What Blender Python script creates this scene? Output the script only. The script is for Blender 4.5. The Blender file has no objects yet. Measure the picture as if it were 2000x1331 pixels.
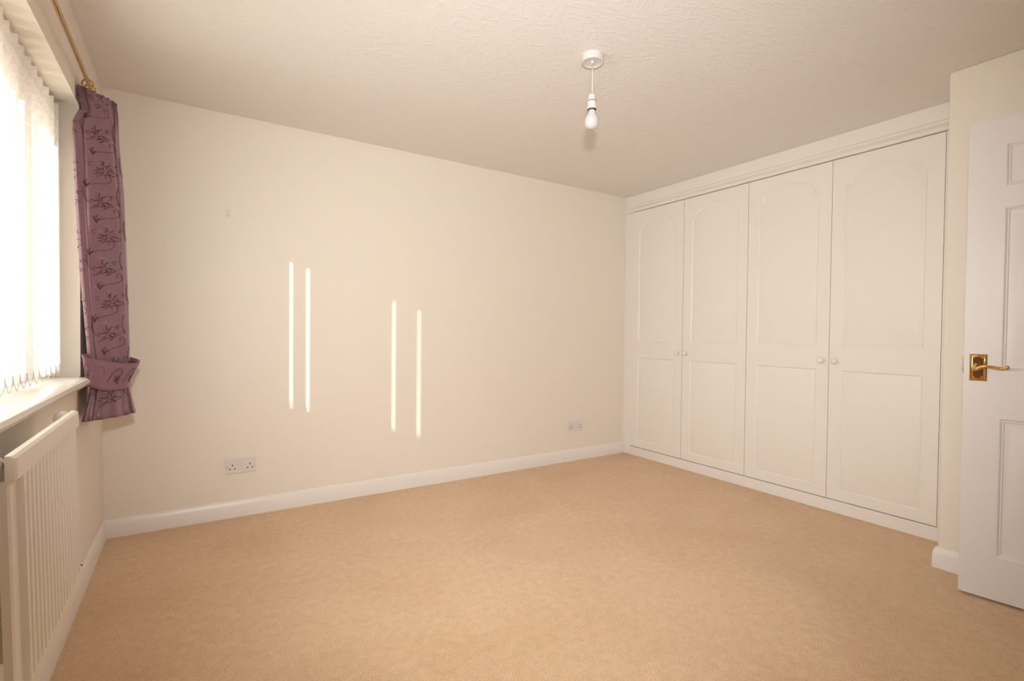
import bpy, bmesh, math, random
from mathutils import Vector, Matrix
random.seed(7)
S = bpy.context.scene
COL = S.collection
PI = math.pi
# ------------------------------------------------------------------ camera
CAM = Vector((0.3863, -3.3240, 1.0997))
F_PX, PITCH, YAW, ROLL = 979.52, -0.017697, 0.569575, 0.010345
fw = Vector((math.sin(YAW)*math.cos(PITCH), math.cos(YAW)*math.cos(PITCH), math.sin(PITCH)))
rt0 = Vector((math.cos(YAW), -math.sin(YAW), 0)); up0 = rt0.cross(fw)
rt = rt0*math.cos(ROLL) + up0*math.sin(ROLL); up = -rt0*math.sin(ROLL) + up0*math.cos(ROLL)
cd = bpy.data.cameras.new('camera'); cam = bpy.data.objects.new('camera', cd); COL.objects.link(cam)
cd.sensor_width = 36; cd.lens = F_PX*36/2000; cd.clip_start = 0.02; cd.clip_end = 200
M = Matrix((rt, up, -fw)).transposed().to_4x4(); M.translation = CAM; cam.matrix_world = M
S.camera = cam
# ------------------------------------------------------------------ world, sun, flash, exposure
W_ = bpy.data.worlds.new('sky'); S.world = W_; W_.use_nodes = True
bg = W_.node_tree.nodes['Background']
bg.inputs[0].default_value = (1.0, 0.955, 0.90, 1); bg.inputs[1].default_value = 7.0
SUN_R = 0.85
sd = bpy.data.lights.new('sun', 'SUN'); sd.energy = 7.5; sd.angle = math.radians(0.53); sd.color = (1, 0.97, 0.92)
sun = bpy.data.objects.new('sun', sd); COL.objects.link(sun)
sun.rotation_euler = Vector((1, SUN_R, -0.32)).to_track_quat('-Z', 'Y').to_euler()
fd = bpy.data.lights.new('flash', 'SPOT'); fd.energy = 242; fd.spot_size = math.radians(108); fd.spot_blend = 1.0
fd.shadow_soft_size = 0.045; fd.color = (1, 0.985, 0.985)
fl = bpy.data.objects.new('flash', fd); COL.objects.link(fl); fl.location = (0.42, -3.32, 1.385)
fl.rotation_euler = (fw + rt0*0.05 + Vector((0, 0, -0.02))).to_track_quat('-Z', 'Y').to_euler()
vs = S.view_settings; vs.view_transform = 'Standard'; vs.look = 'None'; vs.gamma = 1; vs.use_curve_mapping = False
vs.exposure = 0.0
S.cycles.max_bounces = 14; S.cycles.diffuse_bounces = 8; S.cycles.transparent_max_bounces = 16
S.cycles.use_denoising = True

# ------------------------------------------------------------------ materials
def mat(name, col, rough=0.6, metal=0.0, spec=0.5, bump=None, var=None, coat=0.0, grain=None):
    m = bpy.data.materials.new(name); m.use_nodes = True
    n, l = m.node_tree.nodes, m.node_tree.links
    b = n['Principled BSDF']; b.inputs['Base Color'].default_value = (*col, 1)
    b.inputs['Roughness'].default_value = rough; b.inputs['Metallic'].default_value = metal
    b.inputs['Specular IOR Level'].default_value = spec; b.inputs['Coat Weight'].default_value = coat
    tc = n.new('ShaderNodeTexCoord')
    if var:
        sc, col2, lo, hi = var
        nz = n.new('ShaderNodeTexNoise'); nz.inputs['Scale'].default_value = sc; nz.inputs['Detail'].default_value = 4
        rp = n.new('ShaderNodeValToRGB'); rp.color_ramp.elements[0].position = lo; rp.color_ramp.elements[1].position = hi
        rp.color_ramp.elements[0].color = (*col, 1); rp.color_ramp.elements[1].color = (*col2, 1)
        l.new(tc.outputs['Object'], nz.inputs['Vector']); l.new(nz.outputs['Fac'], rp.inputs['Fac']); l.new(rp.outputs['Color'], b.inputs['Base Color'])
    if bump:
        sc, st, dist, det, stretch = bump
        mp = n.new('ShaderNodeMapping'); mp.inputs['Scale'].default_value = stretch
        nz = n.new('ShaderNodeTexNoise'); nz.inputs['Scale'].default_value = sc; nz.inputs['Detail'].default_value = det
        bp = n.new('ShaderNodeBump'); bp.inputs['Strength'].default_value = st; bp.inputs['Distance'].default_value = dist
        l.new(tc.outputs['Object'], mp.inputs['Vector']); l.new(mp.outputs['Vector'], nz.inputs['Vector'])
        l.new(nz.outputs['Fac'], bp.inputs['Height']); l.new(bp.outputs['Normal'], b.inputs['Normal'])
    return m

WALL = mat('cream wall paint', (0.80, 0.748, 0.665), 0.55, spec=0.3, bump=(90, 0.12, 0.002, 3, (1, 1, 1)))
WHITE = mat('white gloss paint', (0.80, 0.775, 0.745), 0.32)
WARD = mat('ivory foil', (0.80, 0.775, 0.735), 0.42, bump=(60, 0.10, 0.001, 3, (1, 1, 0.06)))
DOORM = mat('white satin paint', (0.76, 0.73, 0.725), 0.35, bump=(70, 0.08, 0.001, 3, (1, 1, 0.05)))
RADM = mat('cream radiator enamel', (0.78, 0.73, 0.66), 0.38)
BRASS = mat('polished brass', (0.80, 0.53, 0.20), 0.07, metal=1.0)
BRASSD = mat('brass in relief', (0.72, 0.46, 0.16), 0.3, metal=1.0)
PLAS = mat('white plastic', (0.66, 0.635, 0.62), 0.3)
PLASC = mat('cream white socket plastic', (0.72, 0.685, 0.665), 0.35)
DARK = mat('dark cavity', (0.035, 0.025, 0.02), 0.7)
GREY = mat('grey gap', (0.30, 0.25, 0.20), 0.7)
PVC = mat('white window plastic', (0.80, 0.80, 0.79), 0.35)
HOOKM = mat('milky adhesive hook plastic', (0.80, 0.78, 0.80), 0.25)
KNOBM = mat('ivory knob enamel', (0.80, 0.76, 0.70), 0.3)
CLEAR = mat('milky plastic', (0.62, 0.60, 0.61), 0.25)
CHAIN = mat('grey bead chain', (0.62, 0.60, 0.57), 0.4)
STEM = mat('dark stitched scroll', (0.085, 0.024, 0.034), 0.42)
LEAF = mat('pale stitched leaf with painted highlight', (0.29, 0.165, 0.195), 0.38)  # leaves paler than the cloth, lightened further to paint highlights on the relief
LINING = mat('pale curtain lining', (0.55, 0.53, 0.52), 0.8)
GROUND = mat('outside paving', (0.66, 0.62, 0.56), 0.9, bump=(20, 0.3, 0.01, 4, (1, 1, 1)))

def carpet():
    m = bpy.data.materials.new('tan twist carpet'); m.use_nodes = True
    n, l = m.node_tree.nodes, m.node_tree.links; b = n['Principled BSDF']
    b.inputs['Roughness'].default_value = 0.95; b.inputs['Specular IOR Level'].default_value = 0.1
    b.inputs['Sheen Weight'].default_value = 0.15
    tc = n.new('ShaderNodeTexCoord')
    def noise(sc, det, dist=0.0):
        z = n.new('ShaderNodeTexNoise'); z.inputs['Scale'].default_value = sc; z.inputs['Detail'].default_value = det
        z.inputs['Distortion'].default_value = dist; l.new(tc.outputs['Object'], z.inputs['Vector']); return z
    def ramp(src, p0, c0, p1, c1):
        r = n.new('ShaderNodeValToRGB'); e = r.color_ramp.elements; e[0].position = p0; e[1].position = p1
        e[0].color = (*c0, 1); e[1].color = (*c1, 1); l.new(src, r.inputs['Fac']); return r
    def mul(a, bb):
        x = n.new('ShaderNodeMix'); x.data_type = 'RGBA'; x.blend_type = 'MULTIPLY'; x.inputs['Factor'].default_value = 1
        l.new(a, x.inputs['A']); l.new(bb, x.inputs['B']); return x.outputs['Result']
    fine = ramp(noise(190, 3).outputs['Fac'], 0.30, (0.61, 0.415, 0.245), 0.70, (0.82, 0.605, 0.42))
    mid = ramp(noise(28, 3).outputs['Fac'], 0.32, (0.90, 0.89, 0.87), 0.66, (1, 1, 1))
    big = ramp(noise(1.7, 3, 0.6).outputs['Fac'], 0.36, (0.93, 0.905, 0.87), 0.62, (1, 1, 1))
    c = mul(mul(fine.outputs['Color'], mid.outputs['Color']), big.outputs['Color'])
    # a small pale worn spot on the carpet
    vd = n.new('ShaderNodeVectorMath'); vd.operation = 'DISTANCE'; vd.inputs[1].default_value = (2.42, -2.26, 0)
    l.new(tc.outputs['Object'], vd.inputs[0])
    nd = n.new('ShaderNodeMath'); nd.operation = 'MULTIPLY_ADD'; nd.inputs[1].default_value = 0.06
    l.new(noise(40, 2).outputs['Fac'], nd.inputs[0]); l.new(vd.outputs['Value'], nd.inputs[2])
    sp = ramp(nd.outputs[0], 0.045, (1, 1, 1), 0.065, (0, 0, 0))
    x = n.new('ShaderNodeMix'); x.data_type = 'RGBA'; x.inputs['B'].default_value = (0.82, 0.56, 0.32, 1)
    hf = n.new('ShaderNodeMath'); hf.operation = 'MULTIPLY'; hf.inputs[1].default_value = 0.5
    l.new(sp.outputs['Color'], hf.inputs[0]); l.new(hf.outputs[0], x.inputs['Factor']); l.new(c, x.inputs['A'])
    l.new(x.outputs['Result'], b.inputs['Base Color'])
    bp = n.new('ShaderNodeBump'); bp.inputs['Strength'].default_value = 0.6; bp.inputs['Distance'].default_value = 0.004
    l.new(noise(240, 3).outputs['Fac'], bp.inputs['Height']); l.new(bp.outputs['Normal'], b.inputs['Normal'])
    return m
CARPET = carpet()

def artex():
    m = bpy.data.materials.new('stippled ceiling paint'); m.use_nodes = True
    n, l = m.node_tree.nodes, m.node_tree.links; b = n['Principled BSDF']
    b.inputs['Base Color'].default_value = (0.79, 0.77, 0.75, 1); b.inputs['Roughness'].default_value = 0.6
    b.inputs['Specular IOR Level'].default_value = 0.25
    tc = n.new('ShaderNodeTexCoord')
    a = n.new('ShaderNodeTexNoise'); a.inputs['Scale'].default_value = 11; a.inputs['Detail'].default_value = 3; a.inputs['Distortion'].default_value = 2.2
    r = n.new('ShaderNodeValToRGB'); r.color_ramp.elements[0].position = 0.47; r.color_ramp.elements[1].position = 0.53
    w = n.new('ShaderNodeTexWave'); w.wave_type = 'RINGS'; w.inputs['Scale'].default_value = 14; w.inputs['Distortion'].default_value = 12; w.inputs['Detail'].default_value = 3
    f = n.new('ShaderNodeTexNoise'); f.inputs['Scale'].default_value = 70; f.inputs['Detail'].default_value = 3
    for t in (a, w, f): l.new(tc.outputs['Object'], t.inputs['Vector'])
    l.new(a.outputs['Fac'], r.inputs['Fac'])
    mu = n.new('ShaderNodeMath'); mu.operation = 'MULTIPLY'; l.new(r.outputs['Color'], mu.inputs[0]); l.new(w.outputs['Fac'], mu.inputs[1])
    ad = n.new('ShaderNodeMath'); ad.operation = 'MULTIPLY_ADD'; ad.inputs[1].default_value = 0.5
    l.new(f.outputs['Fac'], ad.inputs[0]); l.new(mu.outputs[0], ad.inputs[2])
    bp = n.new('ShaderNodeBump'); bp.inputs['Strength'].default_value = 0.20; bp.inputs['Distance'].default_value = 0.004
    l.new(ad.outputs[0], bp.inputs['Height']); l.new(bp.outputs['Normal'], b.inputs['Normal'])
    return m
CEIL = artex()

def glass():
    m = bpy.data.materials.new('window glass'); m.use_nodes = True
    n, l = m.node_tree.nodes, m.node_tree.links; n.remove(n['Principled BSDF'])
    t = n.new('ShaderNodeBsdfTransparent'); t.inputs[0].default_value = (0.93, 0.95, 0.94, 1)
    g = n.new('ShaderNodeBsdfGlossy'); g.inputs['Roughness'].default_value = 0.02
    x = n.new('ShaderNodeMixShader'); x.inputs[0].default_value = 0.06
    l.new(t.outputs[0], x.inputs[1]); l.new(g.outputs[0], x.inputs[2]); l.new(x.outputs[0], n['Material Output'].inputs[0])
    return m
GLASS = glass()

def slatmat():
    m = bpy.data.materials.new('white woven blind fabric'); m.use_nodes = True
    n, l = m.node_tree.nodes, m.node_tree.links; n.remove(n['Principled BSDF'])
    tc = n.new('ShaderNodeTexCoord')
    v = n.new('ShaderNodeTexNoise'); v.inputs['Scale'].default_value = 55; v.inputs['Detail'].default_value = 3; v.inputs['Distortion'].default_value = 1.5
    l.new(tc.outputs['Object'], v.inputs['Vector'])
    bp = n.new('ShaderNodeBump'); bp.inputs['Strength'].default_value = 0.6; bp.inputs['Distance'].default_value = 0.003
    l.new(v.outputs['Fac'], bp.inputs['Height'])
    r = n.new('ShaderNodeValToRGB'); r.color_ramp.elements[0].position = 0.42; r.color_ramp.elements[1].position = 0.6
    r.color_ramp.elements[0].color = (0.80, 0.74, 0.70, 1); r.color_ramp.elements[1].color = (0.88, 0.85, 0.81, 1)
    l.new(v.outputs['Fac'], r.inputs['Fac'])
    d = n.new('ShaderNodeBsdfDiffuse'); t = n.new('ShaderNodeBsdfTranslucent'); t.inputs[0].default_value = (0.8, 0.76, 0.72, 1)
    l.new(r.outputs['Color'], d.inputs[0]); l.new(bp.outputs['Normal'], d.inputs['Normal'])
    x = n.new('ShaderNodeMixShader'); x.inputs[0].default_value = 0.14
    l.new(d.outputs[0], x.inputs[1]); l.new(t.outputs[0], x.inputs[2]); l.new(x.outputs[0], n['Material Output'].inputs[0])
    return m
SLAT = slatmat()

def fabric():
    m = mat('mauve curtain satin', (0.20, 0.086, 0.122), 0.33, spec=1.0, bump=(420, 0.25, 0.0006, 2, (1, 1, 1)))
    b = m.node_tree.nodes['Principled BSDF']; b.inputs['Sheen Weight'].default_value = 0.35
    b.inputs['Sheen Tint'].default_value = (0.9, 0.7, 0.75, 1); b.inputs['Sheen Roughness'].default_value = 0.4
    return m
FAB = fabric()

# ------------------------------------------------------------------ helpers
def absloc(o):
    v = Vector((0, 0, 0))
    while o: v += o.location; o = o.parent
    return v
def link(name, me, m=None, parent=None, loc=None, smooth=False):
    o = bpy.data.objects.new(name, me); COL.objects.link(o)
    if m and not me.materials: me.materials.append(m)
    if parent: o.parent = parent
    if loc: o.location = loc
    if smooth:
        for p in me.polygons: p.use_smooth = True
    return o
def obj(name, bm, m, parent=None, smooth=False, bevel=0, loc=None, auto=None):
    """bm in world coordinates unless loc is given (then local)."""
    if loc is None and parent: bmesh.ops.translate(bm, verts=bm.verts, vec=-absloc(parent))
    bmesh.ops.recalc_face_normals(bm, faces=bm.faces)
    me = bpy.data.meshes.new(name); bm.to_mesh(me); bm.free()
    o = link(name, me, m, parent, loc, smooth)
    if bevel:
        b = o.modifiers.new('bevel', 'BEVEL'); b.width = bevel; b.segments = 2; b.limit_method = 'ANGLE'; b.angle_limit = math.radians(40)
    if auto:
        for p in me.polygons: p.use_smooth = True
        me.set_sharp_from_angle(angle=math.radians(auto))
    return o
def B(): return bmesh.new()
def box(bm, a, b):
    vs = [bm.verts.new((x, y, z)) for x in (a[0], b[0]) for y in (a[1], b[1]) for z in (a[2], b[2])]
    for f in ((0, 1, 3, 2), (4, 6, 7, 5), (0, 4, 5, 1), (2, 3, 7, 6), (0, 2, 6, 4), (1, 5, 7, 3)): bm.faces.new([vs[i] for i in f])
    return bm
def lathe(bm, prof, c, axis='z', n=32):
    rings = []
    for r, h in prof:
        ring = []
        for i in range(n):
            a = 2*PI*i/n; u, v = r*math.cos(a), r*math.sin(a)
            p = {'z': (u, v, h), 'x': (h, u, v), 'y': (u, h, v)}[axis]
            ring.append(bm.verts.new((c[0]+p[0], c[1]+p[1], c[2]+p[2])))
        rings.append(ring)
    for a, b in zip(rings, rings[1:]):
        for i in range(n): bm.faces.new((a[i], a[(i+1) % n], b[(i+1) % n], b[i]))
    bm.faces.new(rings[0]); bm.faces.new(rings[-1])
    bmesh.ops.remove_doubles(bm, verts=bm.verts, dist=1e-6)
    return bm
def tube(bm, pts, rad, n=10):
    pts = [Vector(p) for p in pts]; rings = []
    ref = Vector((0.13, 0.21, 0.97))
    for i, p in enumerate(pts):
        t = (pts[min(i+1, len(pts)-1)] - pts[max(i-1, 0)]).normalized()
        if abs(t.dot(ref)) > 0.95: ref = Vector((1, 0.1, 0))
        a = t.cross(ref).normalized(); b = t.cross(a)
        r = rad[i] if isinstance(rad, (list, tuple)) else rad
        rings.append([bm.verts.new(p + a*r*math.cos(2*PI*k/n) + b*r*math.sin(2*PI*k/n)) for k in range(n)])
    for a, b in zip(rings, rings[1:]):
        for i in range(n): bm.faces.new((a[i], a[(i+1) % n], b[(i+1) % n], b[i]))
    bm.faces.new(rings[0]); bm.faces.new(rings[-1]); return bm
def torus(bm, c, R_, r, axis='y', n=28, m_=8):
    g = []
    for i in range(n):
        a = 2*PI*i/n; row = []
        for j in range(m_):
            b = 2*PI*j/m_; q = R_ + r*math.cos(b); h = r*math.sin(b)
            p = {'y': (q*math.cos(a), h, q*math.sin(a)), 'z': (q*math.cos(a), q*math.sin(a), h), 'x': (h, q*math.cos(a), q*math.sin(a))}[axis]
            row.append(bm.verts.new(Vector(c)+Vector(p)))
        g.append(row)
    for i in range(n):
        for j in range(m_): bm.faces.new((g[i][j], g[(i+1) % n][j], g[(i+1) % n][(j+1) % m_], g[i][(j+1) % m_]))
    return bm
def thing(name, label, cat, loc, group=None):
    o = bpy.data.objects.new(name, None); COL.objects.link(o); o.location = loc; o.empty_display_size = 0.1
    o['label'] = label; o['category'] = cat
    if group: o['group'] = group
    return o
def struct(o, label=None):
    o['kind'] = 'structure'
    if label: o['label'] = label
    return o
def extrude_profile(bm, prof, path):
    """prof: list of (d, z) where d = distance from the wall; path: list of (x, y, nx, ny) with mitred room-side normals."""
    rows = [[bm.verts.new((x+nx*d, y+ny*d, z)) for d, z in prof] for x, y, nx, ny in path]
    for a, b in zip(rows, rows[1:]):
        for i in range(len(prof)): j = (i+1) % len(prof); bm.faces.new((a[i], a[j], b[j], b[i]))
    bm.faces.new(rows[0]); bm.faces.new(rows[-1]); return bm

def inset_poly(P, d):
    """offset a CCW 2D polygon inward by d with mitres"""
    n = len(P); out = []
    for i in range(n):
        a, b, c = P[i-1], P[i], P[(i+1) % n]
        e1 = (b-a).normalized(); e2 = (c-b).normalized()
        n1 = Vector((-e1.y, e1.x)); n2 = Vector((-e2.y, e2.x))
        k = 1 + n1.dot(n2)
        out.append(b + (n1+n2)*(d/max(k, 0.35)))
    return out
def panelled_slab(rect, outlines, profile, thick, centre_h):
    """slab whose front is at h=0 (towards +h); coordinates (h, u, v) -> vertices (x=-h, y=u, z=v); back at h=-thick"""
    bm = B(); u0, v0, u1, v1 = rect
    def V(u, v, h): return bm.verts.new((-h, u, v))
    corners = [V(u0, v0, 0), V(u1, v0, 0), V(u1, v1, 0), V(u0, v1, 0)]
    loops = [corners]; edges = []
    for P in outlines:
        prev = [V(p.x, p.y, 0) for p in P]; loops.append(prev)
        for d, h in profile:
            Q = inset_poly(P, d) if d > 0 else P
            cur = [V(p.x, p.y, h) for p in Q]
            for i in range(len(P)): j = (i+1) % len(P); bm.faces.new((prev[i], prev[j], cur[j], cur[i]))
            prev = cur
        f = bm.faces.new(prev)
    for L in loops:
        for i in range(len(L)):
            a, b = L[i], L[(i+1) % len(L)]
            e = bm.edges.get((a, b)) or bm.edges.new((a, b)); edges.append(e)
    bmesh.ops.triangle_fill(bm, use_beauty=True, use_dissolve=False, edges=edges, normal=(-1, 0, 0))
    back = [V(u0, v0, -thick), V(u1, v0, -thick), V(u1, v1, -thick), V(u0, v1, -thick)]
    for i in range(4): j = (i+1) % 4; bm.faces.new((corners[i], corners[j], back[j], back[i]))
    bm.faces.new(back)
    return bm

# ------------------------------------------------------------------ room dimensions
X_W = 3.732        # wardrobe front
X_P = 3.378        # projecting wall
Y_P = -2.427       # its corner
Y_N = -3.42        # wall behind the camera
H = 2.331
X_B = 4.34
JF, JN = -0.608, -2.592      # window reveal ends
ZS, ZH = 0.895, 2.012       # sill top, reveal head
TH = 0.30                   # outer wall thickness

o = obj('floor', box(B(), (-0.0, Y_N-1.3, -0.06), (X_B, 0.0, 0.0)), CARPET); struct(o, 'plain tan beige fitted carpet')
o = obj('ceiling', box(B(), (-TH, Y_N-1.3, H), (X_B+0.1, 0.12, H+0.1)), CEIL); struct(o, 'warm white stippled ceiling')
o = obj('wall_back', box(B(), (-TH, 0.0, -0.06), (X_B+0.1, 0.12, H)), WALL); struct(o, 'plain cream wall with thin strips of sunlight')
bm = B()
box(bm, (-TH, Y_N, -0.06), (0, 0.0, ZS-0.03)); box(bm, (-TH, Y_N, ZH), (0, 0.0, H))
box(bm, (-TH, JF, ZS-0.03), (0, 0.0, ZH)); box(bm, (-TH, Y_N, ZS-0.03), (0, JN, ZH))
struct(obj('wall_left', bm, WALL), 'cream window wall with a deep window recess')
bm = B(); box(bm, (X_P, Y_N, 0), (X_B, Y_P, H)); box(bm, (X_B, Y_N, -0.06), (X_B+0.1, 0, H))
struct(obj('wall_right', bm, WALL, bevel=0.006), 'cream wall projecting between the wardrobe and the open door')
bm = B()
box(bm, (-TH, Y_N-0.1, -0.06), (2.44, Y_N, H)); box(bm, (2.44, Y_N-0.1, 2.03), (3.30, Y_N, H)); box(bm, (3.30, Y_N-0.1, -0.06), (X_B, Y_N, H))
struct(obj('wall_near', bm, WALL))
bm = B(); box(bm, (2.1, Y_N-1.3, -0.06), (3.7, Y_N-1.2, H)); box(bm, (2.0, Y_N-1.3, -0.06), (2.1, Y_N-0.1, H)); box(bm, (3.7, Y_N-1.3, -0.06), (3.8, Y_N-0.1, H))
struct(obj('wall_landing', bm, WALL))
struct(obj('ground', box(B(), (-40, -40, -2.9), (40, 40, -2.8)), GROUND), 'ground outside the window')
bm = B(); box(bm, (2.36, Y_N, 0), (2.44, Y_N+0.015, 2.11)); box(bm, (3.30, Y_N, 0), (3.372, Y_N+0.015, 2.11)); box(bm, (2.44, Y_N, 2.03), (3.30, Y_N+0.015, 2.11))
struct(obj('trim_1', bm, WHITE, bevel=0.004), 'white architrave of the doorway')

# skirting boards: plain board with rounded top
SK = [(0, 0), (0.016, 0), (0.016, 0.070), (0.0135, 0.076), (0.012, 0.084), (0.008, 0.094), (0.004, 0.098), (0, 0.098)]
def skirt(name, path, label): struct(obj(name, extrude_profile(B(), SK, path), WHITE, auto=35), label)
skirt('baseboard_back', [(0, 0, 1, -1), (X_W, 0, 0, -1)], 'white skirting board under the cream back wall')
skirt('baseboard_left', [(0, 0, 1, -1), (0, Y_N, 1, 1)], 'white skirting board running behind the radiator')
skirt('baseboard_right', [(X_W, Y_P, 0, 1), (X_P, Y_P, -1, 1), (X_P, Y_N, -1, 1)], 'short white skirting wrapping the projecting wall corner')
skirt('baseboard_near', [(0, Y_N, 1, 1), (2.36, Y_N, 0, 1)], None)

# ------------------------------------------------------------------ window, sill
win = bpy.data.objects.new('window_1', None); COL.objects.link(win); win.location = (-0.22, JN, ZS); struct(win, 'window with white plastic frame behind the blind')
XG = -0.215
bm = B()
fr = [(JN, ZS, JF, ZS+0.07), (JN, 1.875, JF, ZH), (JN, ZS+0.07, JN+0.07, 1.875), (JF-0.075, ZS+0.07, JF, 1.875)]
for y0, z0, y1, z1 in fr: box(bm, (XG-0.035, y0, z0), (XG+0.035, y1, z1))
obj('window_frame', bm, PVC, win, bevel=0.006)
for y in (-1.165, -1.87): obj('mullion', box(B(), (XG-0.035, y-0.034, ZS+0.07), (XG+0.035, y+0.034, 1.875)), PVC, win, bevel=0.006)
for a, b in ((JN+0.07, -1.904), (-1.836, -1.199), (-1.131, JF-0.075)):
    obj('glass_pane', box(B(), (XG-0.003, a, ZS+0.07), (XG+0.003, b, 1.875)), GLASS, win)
bm = B(); box(bm, (XG+0.035, JN, ZS-0.03), (0.0, JF, ZS))
s2 = [(0.0, ZS-0.03), (0.030, ZS-0.03), (0.040, ZS-0.026), (0.045, ZS-0.015), (0.040, ZS-0.004), (0.030, ZS), (0.0, ZS)]
rows = [[bm.verts.new((x, y, z)) for x, z in s2] for y in (JN-0.05, JF-0.045)]
for i in range(len(s2)): j = (i+1) % len(s2); bm.faces.new((rows[0][i], rows[0][j], rows[1][j], rows[1][i]))
bm.faces.new(rows[0]); bm.faces.new(rows[1])
SILL = mat('glossy white sill paint', (0.82, 0.79, 0.75), 0.22)
obj('window_sill', bm, SILL, win, auto=40)['label'] = 'glossy white window sill'

# ------------------------------------------------------------------ vertical blind
bl = thing('vertical_blind', 'white vertical blind with open fabric slats hanging over the bright window', 'blind', (-0.1, JN, ZS))
obj('headrail', box(B(), (-0.125, JN+0.02, ZH-0.022), (-0.075, JF-0.012, ZH-0.001)), PVC, bl, bevel=0.003)
ys = [-.648, -.727, -.811, -.893, -.983, -1.058, -1.135, -1.213, -1.287, -1.363, -1.441, -1.519, -1.597]
while ys[-1] > JN+0.12: ys.append(ys[-1]-0.078)
SW = 0.0885; ZT, ZB = 1.990, 0.918
OPEN = {3: -0.0045, 4: 0.0035, 10: -0.0085, 12: -0.0085}      # slats that leave a sliver of sun between themselves and the next one
def slat_mesh():
    bm = B(); nx, nz = 6, 24; g = []
    for k in range(nz+1):
        z = ZB + (ZT-ZB)*k/nz; g.append([bm.verts.new((SW*i/nx - SW/2, 0.0025*math.sin(PI*i/nx), z-ZB)) for i in range(nx+1)])
    for a, b in zip(g, g[1:]):
        for i in range(nx): bm.faces.new((a[i], a[i+1], b[i+1], b[i]))
    me = bpy.data.meshes.new('slat'); bm.to_mesh(me); bm.free(); me.materials.append(SLAT)
    for p in me.polygons: p.use_smooth = True
    return me
sm = slat_mesh(); XA = -0.056
wbm = B(); box(wbm, (-SW/2, -0.0035, 0.004), (SW/2, 0.0035, 0.034)); wme = bpy.data.meshes.new('hem_weight'); wbm.to_mesh(wme); wbm.free(); wme.materials.append(PVC)
cps = []
for i, y in enumerate(ys):
    # chord from the room-side end A to the window-side end B
    if i in OPEN: dy = OPEN[i]
    else: dy = 0.004 + 0.004*random.random()
    if i == 0: dy = -0.004
    ang = math.atan2(-dy, math.sqrt(SW*SW-dy*dy))
    cx, cy = XA - SW/2*math.cos(ang), y - SW/2*math.sin(ang)
    s = link('slat', sm, None, bl, Vector((cx, cy, ZB)) - bl.location); s.rotation_euler = (0, random.uniform(-.002, .002), ang)
    w = link('hem_weight', wme, None, s, (0, 0, 0))
    cps.append((cx, cy, ang))
for side in (1, -1):
    for (ax, ay, aa), (bx, by, ba) in zip(cps, cps[1:]):
        if ay < JN+0.05: break
        p = Vector((ax+side*SW/2*math.cos(aa), ay+side*SW/2*math.sin(aa), ZB+0.03)); q = Vector((bx+side*SW/2*math.cos(ba), by+side*SW/2*math.sin(ba), ZB+0.03))
        pts = []
        for k in range(13):
            t = k/12; r = p.lerp(q, t); r.z -= 0.042*(1-abs(2*t-1)**1.6); r.z = max(r.z, ZS+0.003); pts.append(r)
        obj('bead_chain', tube(B(), pts, 0.0011, 5), CHAIN, bl)

# ------------------------------------------------------------------ fitted wardrobe
wd = thing('fitted_wardrobe', 'ivory built-in wardrobe with four arched-panel doors along the right wall', 'wardrobe', (X_W, -1.2, 0))
obj('carcass', box(B(), (X_W+0.024, Y_P+0.002, 0.002), (X_B-0.01, -0.002, H-0.002)), GREY, wd)
FX = X_W+0.004
obj('header_panel', box(B(), (FX, Y_P+0.002, 2.184), (X_W+0.024, -0.002, H-0.001)), WARD, wd)
obj('plinth', box(B(), (FX-0.002, Y_P+0.018, 0.001), (X_W+0.024, -0.100, 0.077)), WHITE, wd, bevel=0.0015)
obj('side_filler', box(B(), (FX-0.002, -0.097, 0.001), (X_W+0.024, -0.001, 2.183)), WARD, wd, bevel=0.0015)
obj('side_filler', box(B(), (FX-0.002, Y_P+0.018, 0.079), (X_W+0.024, -2.3138, 2.183)), WARD, wd, bevel=0.0015)
# cornice moulding below the header
cp = [(-0.002, 2.1805), (0.020, 2.1805), (0.024, 2.186), (0.024, 2.200), (0.018, 2.207), (0.014, 2.218), (0.010, 2.224), (0.010, 2.236), (0.006, 2.240), (0.002, 2.244), (-0.002, 2.244)]
bm = B(); rows = [[bm.verts.new((FX-d, y, z)) for d, z in cp] for y in (-0.001, Y_P+0.001)]
for i in range(len(cp)): j = (i+1) % len(cp); bm.faces.new((rows[0][i], rows[0][j], rows[1][j], rows[1][i]))
bm.faces.new(rows[0]); bm.faces.new(rows[1])
obj('cornice_moulding', bm, WARD, wd, auto=25)
DW, DH = 0.5500, 2.094
def arch_outline():
    L, Rr, z0, zs = -0.200, 0.200, 1.028-0.083, 2.015-0.083
    P = [(L, z0), (Rr, z0), (Rr, zs), (Rr-0.028, zs)]
    # concave quarter up, then shallow arch
    for k in range(1, 7): a = PI/2*k/6; P.append((Rr-0.028-0.030*(1-math.cos(a)), zs+0.044*math.sin(a)))
    x1 = Rr-0.058; zz = zs+0.044
    for k in range(1, 24):
        t = 1-2*k/24; P.append((x1*t, zz + 0.047*(1-abs(t)**2.2)))
    for k in range(6, 0, -1): a = PI/2*k/6; P.append((-(Rr-0.028-0.030*(1-math.cos(a))), zs+0.044*math.sin(a)))
    P += [(-(Rr-0.028), zs), (L, zs)]
    return [Vector(p) for p in P]
def rect_outline(a, b, c, d): return [Vector(p) for p in ((a, b), (c, b), (c, d), (a, d))]
prof = [(0.003, -0.0028), (0.007, -0.0052), (0.012, -0.0050), (0.019, -0.0016), (0.024, -0.0006)]
bm = panelled_slab((-DW/2, 0, DW/2, DH), [arch_outline(), rect_outline(-0.200, 0.145-0.083, 0.200, 0.883-0.083)], prof, 0.019, 0)
bmesh.ops.recalc_face_normals(bm, faces=bm.faces)
dme = bpy.data.meshes.new('wardrobe_door'); bm.to_mesh(dme); bm.free(); dme.materials.append(WARD)
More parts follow.
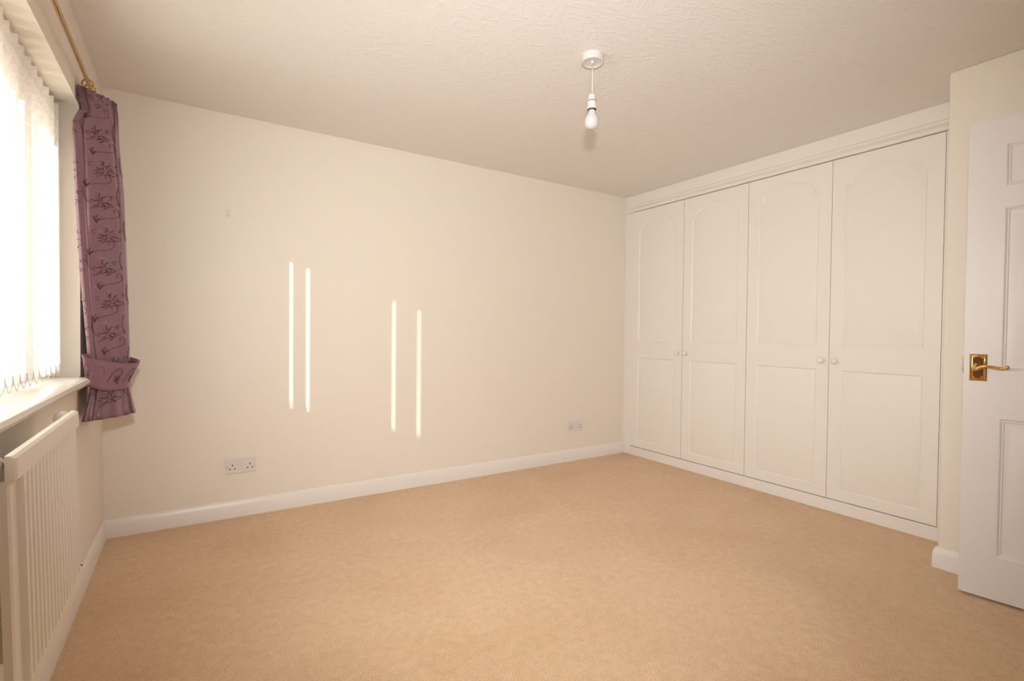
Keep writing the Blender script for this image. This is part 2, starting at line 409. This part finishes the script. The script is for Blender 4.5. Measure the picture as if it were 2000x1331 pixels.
for p in dme.polygons: p.use_smooth = True
dme.set_sharp_from_angle(angle=math.radians(32))
bm = lathe(B(), [(0.0075, 0.0), (0.0085, -0.002), (0.0065, -0.006), (0.0065, -0.012), (0.012, -0.015), (0.0175, -0.020), (0.0190, -0.025), (0.0170, -0.031), (0.0110, -0.035), (0.004, -0.0365)], (0, 0, 0), 'x', 28)
kme = bpy.data.meshes.new('knob'); bmesh.ops.recalc_face_normals(bm, faces=bm.faces); bm.to_mesh(kme); bm.free(); kme.materials.append(KNOBM)
for p in kme.polygons: p.use_smooth = True
for yc, ks in ((-0.3755, -1), (-0.9300, 1), (-1.4840, -1), (-2.0370, 1)):
    d = link('wardrobe_door', dme, None, wd, Vector((X_W, yc, 0.083)) - wd.location)
    link('knob', kme, None, d, (0.0, ks*(DW/2-0.038), 0.94-0.083))

# ------------------------------------------------------------------ open room door
bx, by = 3.159, -2.564; DL = 0.762
ang = math.atan2(0.09, 0.70)
door = bpy.data.objects.new('door_1', None); COL.objects.link(door); struct(door, 'white six-panel door standing open against the right wall')
door.location = (bx, by, 0.012); door.rotation_euler = (0, 0, ang)
# local: y=0 leading edge, y=-DL hinge edge, front face at x=0 towards the room
z0 = 0.012
cols = [(-0.115-0.216, -0.115), (-DL+0.115, -DL+0.115+0.216)]
rws = [(0.193-z0, 0.763-z0), (0.959-z0, 1.627-z0), (1.713-z0, 1.885-z0)]
outs = [rect_outline(a, c, b, d) for a, b in cols for c, d in rws]
dp = [(0.0035, -0.0015), (0.007, -0.0055), (0.011, -0.0045), (0.015, -0.0075), (0.019, -0.0080), (0.046, -0.0030), (0.048, -0.0026)]
bm = panelled_slab((-DL, 0, 0, 1.981), outs, dp, 0.017, 0)
o = obj('door_leaf', bm, DOORM, door, loc=(0, 0, 0), auto=18)
bm = panelled_slab((-DL, 0, 0, 1.981), outs, dp, 0.017, 0); bmesh.ops.scale(bm, vec=(-1, 1, 1), verts=bm.verts); bmesh.ops.translate(bm, verts=bm.verts, vec=(0.035, 0, 0))
o2 = obj('door_back', bm, DOORM, door, loc=(0, 0, 0), auto=18)
lt = obj('latch', box(B(), (0.010, -0.001, 0.93), (0.025, 0.0025, 1.00)), BRASS, door, loc=(0, 0, 0)); obj('latch_bolt', box(B(), (0.012, 0, 0.960), (0.023, 0.008, 0.972)), CHAIN, lt, loc=(0, 0, 0))
hp = Vector((0, -0.046, 0.970-z0))
hb = bpy.data.objects.new('door_handle', None); COL.objects.link(hb); hb.parent = door; hb.location = hp; hb['label'] = 'polished brass lever handle on a rope-edged plate'
# backplate: 55 x 112 mm, raised centre, rope edge
bm = B(); w2, h2 = 0.0275, 0.056
lay = [(0, 0.0), (0, -0.0025), (0.0025, -0.0045), (0.0060, -0.0045), (0.0075, -0.0025), (0.0095, -0.0030), (0.0115, -0.0045)]
prev = None
for ins, x in lay:
    ring = [bm.verts.new((x, sy*(w2-ins), sz*(h2-ins))) for sy, sz in ((-1, -1), (1, -1), (1, 1), (-1, 1))]
    if prev:
        for i in range(4): j = (i+1) % 4; bm.faces.new((prev[i], prev[j], ring[j], ring[i]))
    prev = ring
bm.faces.new(prev)
obj('backplate', bm, BRASS, hb, loc=(0, 0, 0), auto=30)
bm = B()
def beads(p, q, n):
    for k in range(n):
        t = (k+.5)/n; c = Vector(p).lerp(Vector(q), t)
        m4 = Matrix.Translation(c); bmesh.ops.create_icosphere(bm, subdivisions=1, radius=0.0021, matrix=m4)
e = 0.0042
beads((-0.0046, -w2+e, -h2+e), (-0.0046, w2-e, -h2+e), 12); beads((-0.0046, -w2+e, h2-e), (-0.0046, w2-e, h2-e), 12)
beads((-0.0046, -w2+e, -h2+e), (-0.0046, -w2+e, h2-e), 25); beads((-0.0046, w2-e, -h2+e), (-0.0046, w2-e, h2-e), 25)
r_ = obj('rope_edge', bm, BRASSD, hb, loc=(0, 0, 0), smooth=True); r_['kind'] = 'stuff'
for sy, sz in ((-1, -1), (1, -1), (-1, 1), (1, 1)):
    obj('screw', lathe(B(), [(0.0032, 0), (0.0034, -0.0012), (0.001, -0.002)], (-0.0045, sy*0.0125, sz*0.0405), 'x', 12), BRASSD, hb, loc=(0, 0, 0), smooth=True)
obj('spindle_boss', lathe(B(), [(0.013, 0), (0.0125, -0.004), (0.0095, -0.007), (0.0085, -0.020), (0.0095, -0.028)], (-0.004, 0.004, 0.004), 'x', 24), BRASS, hb, loc=(0, 0, 0), smooth=True)
# lever: scroll head then bends along the door towards the hinge
pts = []; rad = []
ctrl = [(-0.033, 0.012, -0.003, .0060), (-0.036, 0.006, -0.006, .0085), (-0.039, -0.002, -0.003, .0078), (-0.040, -0.014, 0.004, .0062), (-0.041, -0.030, 0.008, .0055), (-0.041, -0.048, 0.006, .0055), (-0.040, -0.062, 0.002, .0058), (-0.039, -0.076, 0.001, .0060), (-0.038, -0.084, 0.004, .0055), (-0.038, -0.090, 0.006, .0085), (-0.038, -0.096, 0.006, .0075), (-0.038, -0.099, 0.006, .0020)]
for i in range(len(ctrl)-1):
    a, b = ctrl[i], ctrl[i+1]
    for k in range(3): t = k/3; pts.append([a[j]*(1-t)+b[j]*t for j in range(3)]); rad.append(a[3]*(1-t)+b[3]*t)
pts.append(ctrl[-1][:3]); rad.append(ctrl[-1][3])
obj('lever', tube(B(), pts, rad, 14), BRASS, hb, loc=(0, 0, 0), smooth=True)

# ------------------------------------------------------------------ pendant lamp
px_, py_ = 1.893, -1.612
pend = thing('pendant_light', 'white bare-bulb pendant hanging on a short flex from the ceiling', 'light', (px_, py_, H))
obj('ceiling_rose', lathe(B(), [(0.0505, 0.0), (0.0505, -0.006), (0.0485, -0.024), (0.0475, -0.029), (0.0435, -0.031), (0.0425, -0.027), (0.036, -0.0250), (0.020, -0.0245), (0.008, -0.0245), (0.0075, -0.029), (0.0055, -0.033), (0.003, -0.034)], (px_, py_, H), 'z', 48), PLAS, pend, auto=35)
obj('flex', tube(B(), [(px_, py_, H-0.030), (px_+0.001, py_, H-0.09), (px_, py_, 2.160)], 0.0030, 10), PLAS, pend, smooth=True)
lh = obj('lamp_holder', lathe(B(), [(0.004, 2.166), (0.009, 2.164), (0.0155, 2.158), (0.0175, 2.148), (0.0190, 2.134), (0.0205, 2.131)], (px_, py_, 0), 'z', 32), PLAS, pend, auto=35)
obj('gap_shadow', lathe(B(), [(0.0196, 2.1325), (0.0196, 2.1270)], (px_, py_, 0), 'z', 32), DARK, lh, auto=35)  # near-black ring paints the shadow in the seam above the shade ring
obj('shade_ring', lathe(B(), [(0.0205, 2.128), (0.0205, 2.098), (0.0195, 2.095), (0.0165, 2.0945)], (px_, py_, 0), 'z', 32), PLAS, lh, auto=35)
bulb = obj('bulb', lathe(B(), [(0.0150, 2.090), (0.0155, 2.084), (0.0172, 2.077), (0.0215, 2.069), (0.0272, 2.059), (0.0308, 2.049), (0.0320, 2.040), (0.0312, 2.030), (0.0282, 2.021), (0.0222, 2.0130), (0.0130, 2.0085), (0.004, 2.007)], (px_, py_, 0), 'z', 40), CLEAR, pend, smooth=True)
bulb['label'] = 'pearl white light bulb'
obj('mouth_shadow', lathe(B(), [(0.0190, 2.0955), (0.0190, 2.0925)], (px_, py_, 0), 'z', 32), DARK, lh)  # near-black disc stands in for the shadow inside the open holder skirt
obj('bulb_cap', lathe(B(), [(0.0142, 2.103), (0.0142, 2.088), (0.0135, 2.086)], (px_, py_, 0), 'z', 32), BRASSD, bulb, auto=35)

# ------------------------------------------------------------------ sockets and wall hook
def socket(x0, x1, zb, zt, label):
    t = thing('wall_socket', label, 'socket', ((x0+x1)/2, 0, zb), 'double sockets on the back wall')
    cx, w, h = (x0+x1)/2, x1-x0, zt-zb
    pl = obj('faceplate', box(B(), (x0, -0.0105, zb), (x1, 0, zt)), PLASC, t, bevel=0.003)
    zc = (zb+zt)/2
    for s in (-1, 1):
        ox = cx + s*w*0.29
        for dx, dz, a, b in ((0, 0.006, .0026, .0050), (-0.0125, -0.0155, .0042, .0026), (0.0125, -0.0155, .0042, .0026)):
            obj('pin_hole', box(B(), (ox+dx-a, -0.0112, zc+dz-b), (ox+dx+a, -0.0095, zc+dz+b)), DARK, t)
        sx = cx + s*0.0105
        sw = obj('switch', box(B(), (sx-0.0085, -0.0135, zc+0.004), (sx+0.0085, -0.010, zc+0.027)), PLASC, t, bevel=0.0015)
        obj('screw', lathe(B(), [(0.0034, -0.0100), (0.0034, -0.0112), (0.001, -0.0114)], (cx+s*w*0.445, 0, zc-0.004), 'y', 12), GREY if s < 0 else CHAIN, t)
socket(0.556, 0.712, 0.256, 0.342, 'white double plug socket low on the back wall near the window')
socket(3.090, 3.246, 0.252, 0.338, 'white double plug socket low on the back wall near the wardrobe')
hk = thing('wall_hook', 'small milky plastic adhesive hook high on the cream back wall', 'hook', (0.568, 0, 1.745))
bm = B(); n = 20
for s in (0.0, -0.004):
    pass
ring = [(0.012*math.cos(a), 0.024*math.sin(a)) for a in [2*PI*k/n for k in range(n)]]
v0 = [bm.verts.new((0.568+x, 0, 1.771+z)) for x, z in ring]; v1 = [bm.verts.new((0.568+x*0.9, -0.004, 1.771+z*0.95)) for x, z in ring]
for i in range(n): j = (i+1) % n; bm.faces.new((v0[i], v0[j], v1[j], v1[i]))
bm.faces.new(v0); bm.faces.new(v1)
obj('base_plate', bm, HOOKM, hk)
obj('hook', tube(B(), [(0.568, -0.003, 1.778), (0.568, -0.007, 1.765), (0.568, -0.010, 1.755), (0.568, -0.016, 1.751), (0.568, -0.021, 1.756), (0.568, -0.022, 1.763)], [.005, .005, .0045, .004, .004, .003], 10), HOOKM, hk, smooth=True)

# ------------------------------------------------------------------ radiator
RX, RY0, RY1, RZ0, RZ1 = 0.100, -1.992, -1.345, 0.336, 0.850
rad_ = thing('radiator', 'cream ribbed panel radiator on the wall below the window sill', 'radiator', (RX+0.012, (RY0+RY1)/2, RZ0))
rad_.rotation_euler = (0, -math.atan2(0.011, RZ1-RZ0), 0)
L0 = Vector((RX+0.012, 0, 0))
bm = B(); wy = RY1-RY0; hz = RZ1-RZ0; pitch = 0.0333; nr = 17
y00 = (wy - nr*pitch)/2
yy = [0, 0.001, 0.006, y00*0.8]
prf = [(0.0, 0), (0.12, 0), (0.20, .6), (0.28, .95), (0.40, 1), (0.60, 1), (0.72, .95), (0.80, .6), (0.88, 0)]
ribv = [0, 0, 0, 0]
for k in range(nr):
    for f, d in prf: yy.append(y00+(k+f)*pitch); ribv.append(d)
yy += [wy-y00*0.8, wy-0.006, wy-0.001, wy]; ribv += [0, 0, 0, 0]
zz = [(0, .0), (0.001, 0), (0.010, 0), (0.034, 0), (0.040, .6), (0.048, 1), (hz-0.062, 1), (hz-0.054, .6), (hz-0.048, 0), (hz-0.016, 0), (hz-0.006, 0), (hz-0.001, 0), (hz, 0)]
g = []
for z, mk in zz:
    row = []
    for y, rb in zip(yy, ribv):
        ey = min(y, wy-y); ez = min(z, hz-z)
        e_ = 0.005*max(0, 1-ey/0.007)**2 + 0.008*max(0, 1-ez/0.009)**2
        if ey < 0.0005 or ez < 0.0005: e_ = 0.017
        row.append(bm.verts.new((-e_ + 0.012*rb*mk - 0.012*(1 if (0.034 < z < hz-0.048) else 0)*mk, y-wy/2, z)))
    g.append(row)
for a, b in zip(g, g[1:]):
    for i in range(len(yy)-1): bm.faces.new((a[i], a[i+1], b[i+1], b[i]))
# sides and back
bk = [[bm.verts.new((-0.022, y-wy/2, z)) for y in (0, wy)] for z in (0, hz)]
obj('front_panel', bm, RADM, rad_, loc=(0, 0, 0), auto=28)
bmc = box(B(), (-0.022, -wy/2+0.012, 0.006), (-0.0140, wy/2-0.012, hz-0.006)); obj('panel_body', bmc, RADM, rad_, loc=(0, 0, 0), bevel=0.004)
for s in (-1, 1):
    ye = s*(wy/2)
    c = obj('end_plug', lathe(B(), [(0.010, -0.024), (0.016, -0.022), (0.018, 0.0), (0.018, 0.020), (0.015, 0.024), (0.011, 0.025)], (-0.040, ye-s*0.006, hz-0.019), 'y', 24), RADM, rad_, loc=(0, 0, 0), auto=40)
    if s < 0: obj('bleed_hole', lathe(B(), [(0.006, -0.0255), (0.006, 0.0265)], (-0.040, ye-s*0.006, hz-0.019), 'y', 12), DARK, c, loc=(0, 0, 0))
    obj('bottom_plug', lathe(B(), [(0.004, -0.010), (0.009, -0.008), (0.009, 0.006), (0.004, 0.009)], (-0.014, ye+s*0.007, 0.030), 'y', 16), DARK, rad_, loc=(0, 0, 0), auto=40)
    obj('bracket', box(B(), (-0.099, s*wy*0.3-0.02, 0.06), (-0.025, s*wy*0.3+0.02, hz-0.08)), RADM, rad_, loc=(0, 0, 0))
vp = obj('valve', lathe(B(), [(0.010, 0.0), (0.016, 0.004), (0.016, 0.05), (0.012, 0.058)], (-0.030, -wy/2-0.035, 0.01), 'z', 20), PLAS, rad_, loc=(0, 0, 0), auto=40)
obj('pipe', tube(B(), [(-0.030, -wy/2-0.035, 0.02), (-0.030, -wy/2-0.035, -RZ0+0.002)], 0.0075, 12), RADM, vp, loc=(0, 0, 0), smooth=True)

# ------------------------------------------------------------------ curtain pole and rings
PX, PZ = 0.036, 2.094
pole = thing('curtain_pole', 'thin brass curtain pole running above the window', 'curtain pole', (PX, -1.7, PZ))
bm = B(); bm2 = tube(bm, [(PX, -2.95, PZ), (PX, -0.10, PZ)], 0.0078, 16); obj('rod', bm2, BRASS, pole, smooth=True)
for s, y in ((-1, -2.95), (1, -0.10)):
    obj('finial', lathe(B(), [(0.0075, -0.004*s), (0.011, 0.0), (0.010, 0.006*s), (0.015, 0.014*s), (0.018, 0.024*s), (0.014, 0.034*s), (0.004, 0.040*s)], (PX, y, PZ), 'y', 20), BRASS, pole, smooth=True)
for y in (-0.16, -2.90):
    bm = B(); tube(bm, [(0.0, y, PZ), (PX, y, PZ)], 0.005, 12); lathe(bm, [(0.018, 0.0), (0.018, 0.004), (0.012, 0.007)], (0, y, PZ), 'x', 20)
    obj('bracket', bm, BRASS, pole, smooth=True)
rings_y = [-0.668, -0.615]
for i, y in enumerate(rings_y):
    r = thing('curtain_ring', ('foremost brass curtain ring standing above the mauve curtain heading' if i == 0 else 'second brass curtain ring half hidden behind the foremost one'), 'ring', (PX, y, PZ), 'brass rings on the curtain pole')
    obj('hoop', torus(B(), (PX, y, PZ-0.0105), 0.0195, 0.0030, 'y'), BRASS, r, smooth=True)
    obj('eyelet', torus(B(), (PX, y, PZ-0.0345), 0.005, 0.0013, 'x', 16, 6), BRASS, r, smooth=True)

# ------------------------------------------------------------------ curtain
def lerp_tab(tab, z):
    if z >= tab[0][0]: return tab[0][1]
    for (a, va), (b, vb) in zip(tab, tab[1:]):
        if z >= b: t = (z-a)/(b-a); t = t*t*(3-2*t) if False else t; return va+(vb-va)*t
    return tab[-1][1]
XL = [(2.05, .007), (2.01, .014), (1.98, .022), (1.955, .006), (1.915, -.006), (1.58, .003), (1.28, .015), (1.0, .034), (.885, .046), (.86, .044), (.716, .016)]
XR = [(2.05, .131), (2.02, .135), (1.90, .138), (1.826, .143), (1.683, .154), (1.35, .164), (1.185, .169), (.995, .173), (.90, .170), (.86, .168), (.716, .194)]
YN = [(2.05, -.700), (1.9, -.712), (1.0, -.712), (.86, -.700), (.73, -.715)]   # near face
YF = [(2.05, -.30), (1.5, -.30), (1.0, -.36), (.87, -.40), (.73, -.34)]         # far end
# cross-section nodes: (a across 0..1, b along the pole in pleats)
NODES = [(.10, .115), (.0, .06), (.02, .02), (.10, .004), (.165, .012), (.19, .016), (.24, .0), (.42, -.004), (.62, .004), (.80, .020), (.885, .046), (.905, .052), (.95, .060), (1.0, .10), (.97, .16), (.75, .185), (.35, .20), (.10, .23), (.04, .28), (.12, .33), (.40, .345), (.80, .355), (.97, .40), (.93, .46), (.60, .49), (.22, .505), (.06, .56), (.12, .61), (.45, .63), (.85, .65), (.96, .71), (.85, .76), (.45, .78), (.14, .80), (.08, .87), (.18, .94), (.6, .97), (.92, 1.0)]
def catmull(P, n):
    out = []
    for i in range(len(P)-1):
        p0, p1, p2, p3 = P[max(i-1, 0)], P[i], P[i+1], P[min(i+2, len(P)-1)]
        for k in range(n):
            t = k/n; out.append(tuple(0.5*((2*p1[j])+(-p0[j]+p2[j])*t+(2*p0[j]-5*p1[j]+4*p2[j]-p3[j])*t*t+(-p0[j]+3*p1[j]-3*p2[j]+p3[j])*t**3) for j in (0, 1)))
    out.append(P[-1]); return out
PATH = catmull(NODES, 5)
def csurf(i, z):
    """i: float index along PATH"""
    i = max(0, min(i, len(PATH)-1.001)); k = int(i); t = i-k
    a = PATH[k][0]*(1-t)+PATH[k+1][0]*t; b = PATH[k][1]*(1-t)+PATH[k+1][1]*t
    xl, xr, yn, yf = (lerp_tab(T, z) for T in (XL, XR, YN, YF))
    h = max(0, (z-1.90)/0.14)**1.3      # gathered heading
    rip = 0.0045*h*math.sin(i*2.1+0.6) + 0.0025*math.sin(i*0.55 + z*3.0)
    fl_ = 0.006*max(0, (0.86-z)/0.13)*math.sin(i*0.9)
    sw = 0.004*math.sin(z*5.5+a*3)
    x = xl+(xr-xl)*a; y = yn+(yf-yn)*b + SUN_R*x*(1-b) + rip + fl_ + sw
    x -= 0.097*(y+0.70)
    if y > JF-0.03: x = max(x, 0.008)
    return Vector((x, y, z))
cur = thing('curtain', 'mauve scroll-patterned curtain gathered beside the window and held by a tieback', 'curtain', (0.08, -0.55, 0.716))
bm = B(); g = []
zs_ = [0.716 + (2.066-0.716)*k/90 for k in range(91)]
for z in zs_:
    row = []
    for i in range(len(PATH)):
        p = csurf(i, z)
        if z > 2.0: p.z = z + 0.0025*math.sin(i*1.3)*(z-2.0)/0.066
        if z < 0.74: p.z = z + 0.004*max(0, PATH[i][0]-0.75)/0.25*(0.74-z)/0.025
        row.append(bm.verts.new(p))
    g.append(row)
for a, b in zip(g, g[1:]):
    for i in range(len(PATH)-1): bm.faces.new((a[i], a[i+1], b[i+1], b[i]))
dr = obj('drape', bm, FAB, cur, smooth=True)
sd_ = dr.modifiers.new('cloth', 'SOLIDIFY'); sd_.thickness = 0.002; sd_.offset = 0
# lining strip showing at the leading edge near the heading
bm = B(); g = []
for k in range(20):
    z = 0.75+(2.0-0.75)*k/19; p = csurf(0, z); g.append([bm.verts.new(p+Vector((0.004, 0.012, 0))), bm.verts.new(p+Vector((0.008, 0.06, 0))), bm.verts.new(p+Vector((0.02, 0.12, 0)))])
for a, b in zip(g, g[1:]):
    for i in range(2): bm.faces.new((a[i], a[i+1], b[i+1], b[i]))
obj('lining', bm, LINING, cur, smooth=True)
# stitched scroll pattern following the cloth
CUM = [0]
for i in range(1, len(PATH)):
    CUM.append(CUM[-1] + (csurf(i, 1.3)-csurf(i-1, 1.3)).length)
def idx(s):
    s = max(0, min(s, CUM[-1]-1e-4))
    import bisect
    k = bisect.bisect_right(CUM, s)-1; return k + (s-CUM[k])/(CUM[k+1]-CUM[k])
def on_cloth(s, z, off):
    i = idx(s); p = csurf(i, z); a = csurf(i-0.4, z); b = csurf(i+0.4, z); c = csurf(i, z+0.01)
    nrm = (b-a).cross(c-p).normalized()
    return p + nrm*off
def ribbon(bm, pts, w):
    n_ = len(pts); rows = []
    for k, (s, z) in enumerate(pts):
        s0, z0_ = pts[max(k-1, 0)]; s1, z1_ = pts[min(k+1, n_-1)]
        d = Vector((s1-s0, z1_-z0_)); d = d.normalized() if d.length else Vector((1, 0)); nn = Vector((-d.y, d.x))
        ww = w[k] if isinstance(w, list) else w
        rows.append([bm.verts.new(on_cloth(s+nn.x*ww, z+nn.y*ww, 0.0016)), bm.verts.new(on_cloth(s, z, 0.0034)), bm.verts.new(on_cloth(s-nn.x*ww, z-nn.y*ww, 0.0016))])
    for a, b in zip(rows, rows[1:]):
        bm.faces.new((a[0], a[1], b[1], b[0])); bm.faces.new((a[1], a[2], b[2], b[1]))
def bez(p0, p1, p2, p3, n=12):
    return [tuple((1-t)**3*p0[j]+3*(1-t)**2*t*p1[j]+3*(1-t)*t*t*p2[j]+t**3*p3[j] for j in (0, 1)) for t in [k/n for k in range(n+1)]]
def leafw(n, w): return [w*math.sin(PI*min(1, (k+0.3)/(n+0.3)))**0.8+0.0002 for k in range(n+1)]
dk, lt_ = B(), B()
def motif(s0, z0):
    # long stem sweeping right into a curl
    main = bez((s0, z0), (s0+.03, z0+.035), (s0+.07, z0+.020), (s0+.098, z0+.046), 14)
    cx, cz, r0 = s0+.084, z0+.058, .0185
    sp = []
    for k in range(22):
        t = k/21; a = -0.70 + t*4.6; r = r0*(1-0.68*t); sp.append((cx+r*math.cos(a), cz+r*math.sin(a)))
    ribbon(dk, main+sp, 0.0009)
    # sprig of leaves at the root
    for ang_, L, c in ((1.25, .040, 0), (0.9, .034, 0), (1.65, .030, 0), (2.2, .026, 1), (0.55, .028, 1)):
        q = [(s0+math.cos(ang_+0.35*math.sin(3*k/8))*L*k/8, z0-0.004+math.sin(ang_)*L*k/8) for k in range(9)]
        ribbon(dk if c == 0 else lt_, q, leafw(8, 0.0022))
    # flower cluster of small curls below
    fc = (s0+.055, z0-.045)
    for k in range(9):
        a = k*0.72+0.3; L = 0.020+0.008*(k % 3)
        c1 = (fc[0]+math.cos(a)*L*1.15, fc[1]+math.sin(a)*L*0.9)
        f0 = (fc[0]+math.cos(a-.9)*.008-.006, fc[1]+math.sin(a-.9)*.012)
        q = bez(f0, (f0[0]+math.cos(a+1.1)*L*.5, f0[1]+math.sin(a+1.1)*L*.5), (c1[0]+.006*math.cos(a+2), c1[1]+.006*math.sin(a+2)), c1, 8)
        ribbon(dk if k % 3 else lt_, q, leafw(8, 0.0019))
        hk_ = [(c1[0]+.005*math.cos(a+2.5*t/6)*(1-t/8), c1[1]+.005*math.sin(a+2.5*t/6)*(1-t/8)) for t in range(7)]
        ribbon(dk, hk_, 0.0009)
    ribbon(dk, bez((s0+.01, z0-.085), (s0+.04, z0-.06), (s0+.07, z0-.07), (s0+.105, z0-.055), 12), 0.0011)
    # pale leaf spray
    for k in range(5):
        a = 0.4+k*0.55; q = [(s0+.045+math.cos(a)*.030*t/7, z0+.0-.012+math.sin(a)*.022*t/7) for t in range(8)]
        ribbon(lt_, q, leafw(7, 0.0024))
    # loose vine on the outer side
    for cx2, cz2, r2, a2, sg in ((s0+.022, z0+.095, .012, 1.0, 1), (s0+.062, z0+.110, .010, 2.6, -1), (s0+.100, z0-.020, .010, 0.3, 1), (s0+.018, z0-.050, .009, -1.2, -1), (s0+.096, z0+.100, .009, 3.6, 1)):
        q = [(cx2+r2*(1-.7*t/14)*math.cos(a2+sg*4.6*t/14), cz2+r2*(1-.7*t/14)*math.sin(a2+sg*4.6*t/14)) for t in range(15)]
        ribbon(dk, q, 0.0009)
        q = [(cx2+r2*math.cos(a2)+.020*math.cos(a2-sg*1.3)*t/7, cz2+r2*math.sin(a2)+.020*math.sin(a2-sg*1.3)*t/7) for t in range(8)]
        ribbon(lt_, q, leafw(7, 0.0026))
    for k in range(6):
        a = 1.9+k*0.42; q = [(s0+.060+math.cos(a)*.034*t/7, z0+.072+math.sin(a+.3*t/7)*.020*t/7) for t in range(8)]
        ribbon(lt_ if k % 2 else dk, q, leafw(7, 0.0020))
    ribbon(dk, bez((s0+.128, z0+.03), (s0+.112, z0+.0), (s0+.116, z0-.03), (s0+.140, z0-.05), 12), 0.0010)
    for k in range(3):
        q = [(s0+.120-.012*t/6, z0+.012+.010*k+.010*t/6) for t in range(7)]; ribbon(lt_, q, leafw(6, 0.0022))
CL = CUM[11*5] if len(CUM) > 55 else CUM[-1]
REP = 0.272
z = 0.80+0.05
S_IN = CUM[4*5]
k = 0
while z < 1.98:
    motif(S_IN+0.006, z); 
    motif(S_IN-0.125, z-0.01 if z > 0.85 else z)
    motif(S_IN+0.035, z+REP*0.5) if z+REP*0.5 < 1.95 else None
    z += REP; k += 1
for nm, b_, m_ in (('scroll_embroidery', dk, STEM), ('leaf_embroidery', lt_, LEAF)):
    o = obj(nm, b_, m_, cur, smooth=True); o['kind'] = 'stuff'
# ------------------------------------------------------------------ tieback
tb = thing('tieback', 'wide mauve fabric tieback wrapped round the lower curtain', 'tieback', (0.10, -0.62, 0.83))
def ringpt(a, lev):
    """a: angle, lev 0 bottom .. 1 top"""
    ca, sa = math.cos(a), math.sin(a)
    e = lev**1.25
    x = (0.096+0.064*ca)*(1-e) + (0.107+0.087*ca)*e
    fl0 = -0.722+SUN_R*x
    if sa < 0: y = fl0 - 0.026*abs(sa)**0.7
    else: y = fl0 + (0.20+0.05*lev)*sa
    zt_ = 0.968 - 0.020*ca - 0.016*max(0, -sa)*1.0
    zb_ = 0.858 - 0.022*max(0, -sa)**1.2 - 0.012*ca
    x = max(x, 0.006) if y > JF-0.03 else x
    if lev > 0.93 and False: x += 0
    return Vector((x, y, zb_*(1-lev)+zt_*lev))
bm = B(); NA, NL = 64, 10; g = []
for l_ in range(NL+1):
    g.append([bm.verts.new(ringpt(2*PI*i/NA, l_/NL)+Vector((0.003*math.sin(5*2*PI*i/NA)*(1-l_/NL), 0.004*math.sin(4*2*PI*i/NA)*(1-l_/NL), 0))) for i in range(NA)])
for a, b in zip(g, g[1:]):
    for i in range(NA): bm.faces.new((a[i], a[(i+1) % NA], b[(i+1) % NA], b[i]))
o = obj('band', bm, FAB, tb, smooth=True); m_ = o.modifiers.new('cloth', 'SOLIDIFY'); m_.thickness = 0.004; m_.offset = 0
bm = B(); tube(bm, [ringpt(2*PI*i/NA, 1.0) for i in range(NA+1)], 0.0026, 8); obj('piping', bm, FAB, tb, smooth=True)
bm = B()
def rb2(pts, w):
    rows = []
    for k, (a, l_) in enumerate(pts):
        a0, l0 = pts[max(k-1, 0)]; a1, l1 = pts[min(k+1, len(pts)-1)]
        d = Vector(((a1-a0)*0.13, (l1-l0)*0.11)); d = d.normalized() if d.length else Vector((1, 0)); n_ = Vector((-d.y/0.13, d.x/0.11))
        ww = w[k] if isinstance(w, list) else w
        q = [ringpt(a+n_.x*ww, min(1, max(0, l_+n_.y*ww))), ringpt(a, l_), ringpt(a-n_.x*ww, min(1, max(0, l_-n_.y*ww)))]
        cc = Vector((0.108, -0.50, q[1].z)); out = (q[1]-cc).normalized()
        rows.append([bm.verts.new(q[0]+out*0.0032), bm.verts.new(q[1]+out*0.005), bm.verts.new(q[2]+out*0.0032)])
    for a, b in zip(rows, rows[1:]): bm.faces.new((a[0], a[1], b[1], b[0])); bm.faces.new((a[1], a[2], b[2], b[1]))
for c0 in (3.55, 4.25, 4.95, 5.65):
    rb2(bez((c0-.3, .3), (c0, .95), (c0+.3, .9), (c0+.25, .55), 14)+[(c0+.25-.11*math.sin(t*.45), .55-.16*(1-math.cos(t*.45))) for t in range(1, 7)], 0.0011)
    for k in range(5):
        a = k*1.2; rb2([(c0+.1+math.cos(a)*.16*t/6, .42+math.sin(a)*.18*t/6) for t in range(7)], leafw(6, 0.0022))
o = obj('scroll_embroidery', bm, STEM, tb, smooth=True); o['kind'] = 'stuff'
bm = B(); tube(bm, [(0.10, -0.485, 0.90), (0.06, -0.40, 0.91), (0.006, -0.34, 0.915)], 0.004, 8); obj('cord', bm, FAB, tb, smooth=True)
bm = lathe(B(), [(0.012, 0.0), (0.012, 0.003), (0.004, 0.006), (0.004, 0.016), (0.007, 0.018), (0.003, 0.022)], (0, -0.34, 0.915), 'x', 16)
o = obj('tieback_hook', bm, BRASS, smooth=True); o['label'] = 'small brass tieback hook on the window wall behind the curtain'; o['category'] = 'hook'

# second curtain of the pair at the other end of the window (beyond the left edge of the photograph)
def mirror_copy(src, label, yc, group):
    r = src.copy(); COL.objects.link(r); r['label'] = label
    r.location = (src.location.x, 2*yc - src.location.y, src.location.z); r.scale = (1, -1, 1)
    for ch in list(src.children):
        c = ch.copy(); COL.objects.link(c); c.parent = r
    r['group'] = group; src['group'] = group
    return r
YM = (JF+JN)/2
mirror_copy(cur, 'mauve scroll-patterned curtain at the near end of the window beside the camera', YM, 'pair of mauve curtains')
mirror_copy(tb, 'wide mauve fabric tieback round the curtain nearest the camera', YM, 'pair of mauve tiebacks')
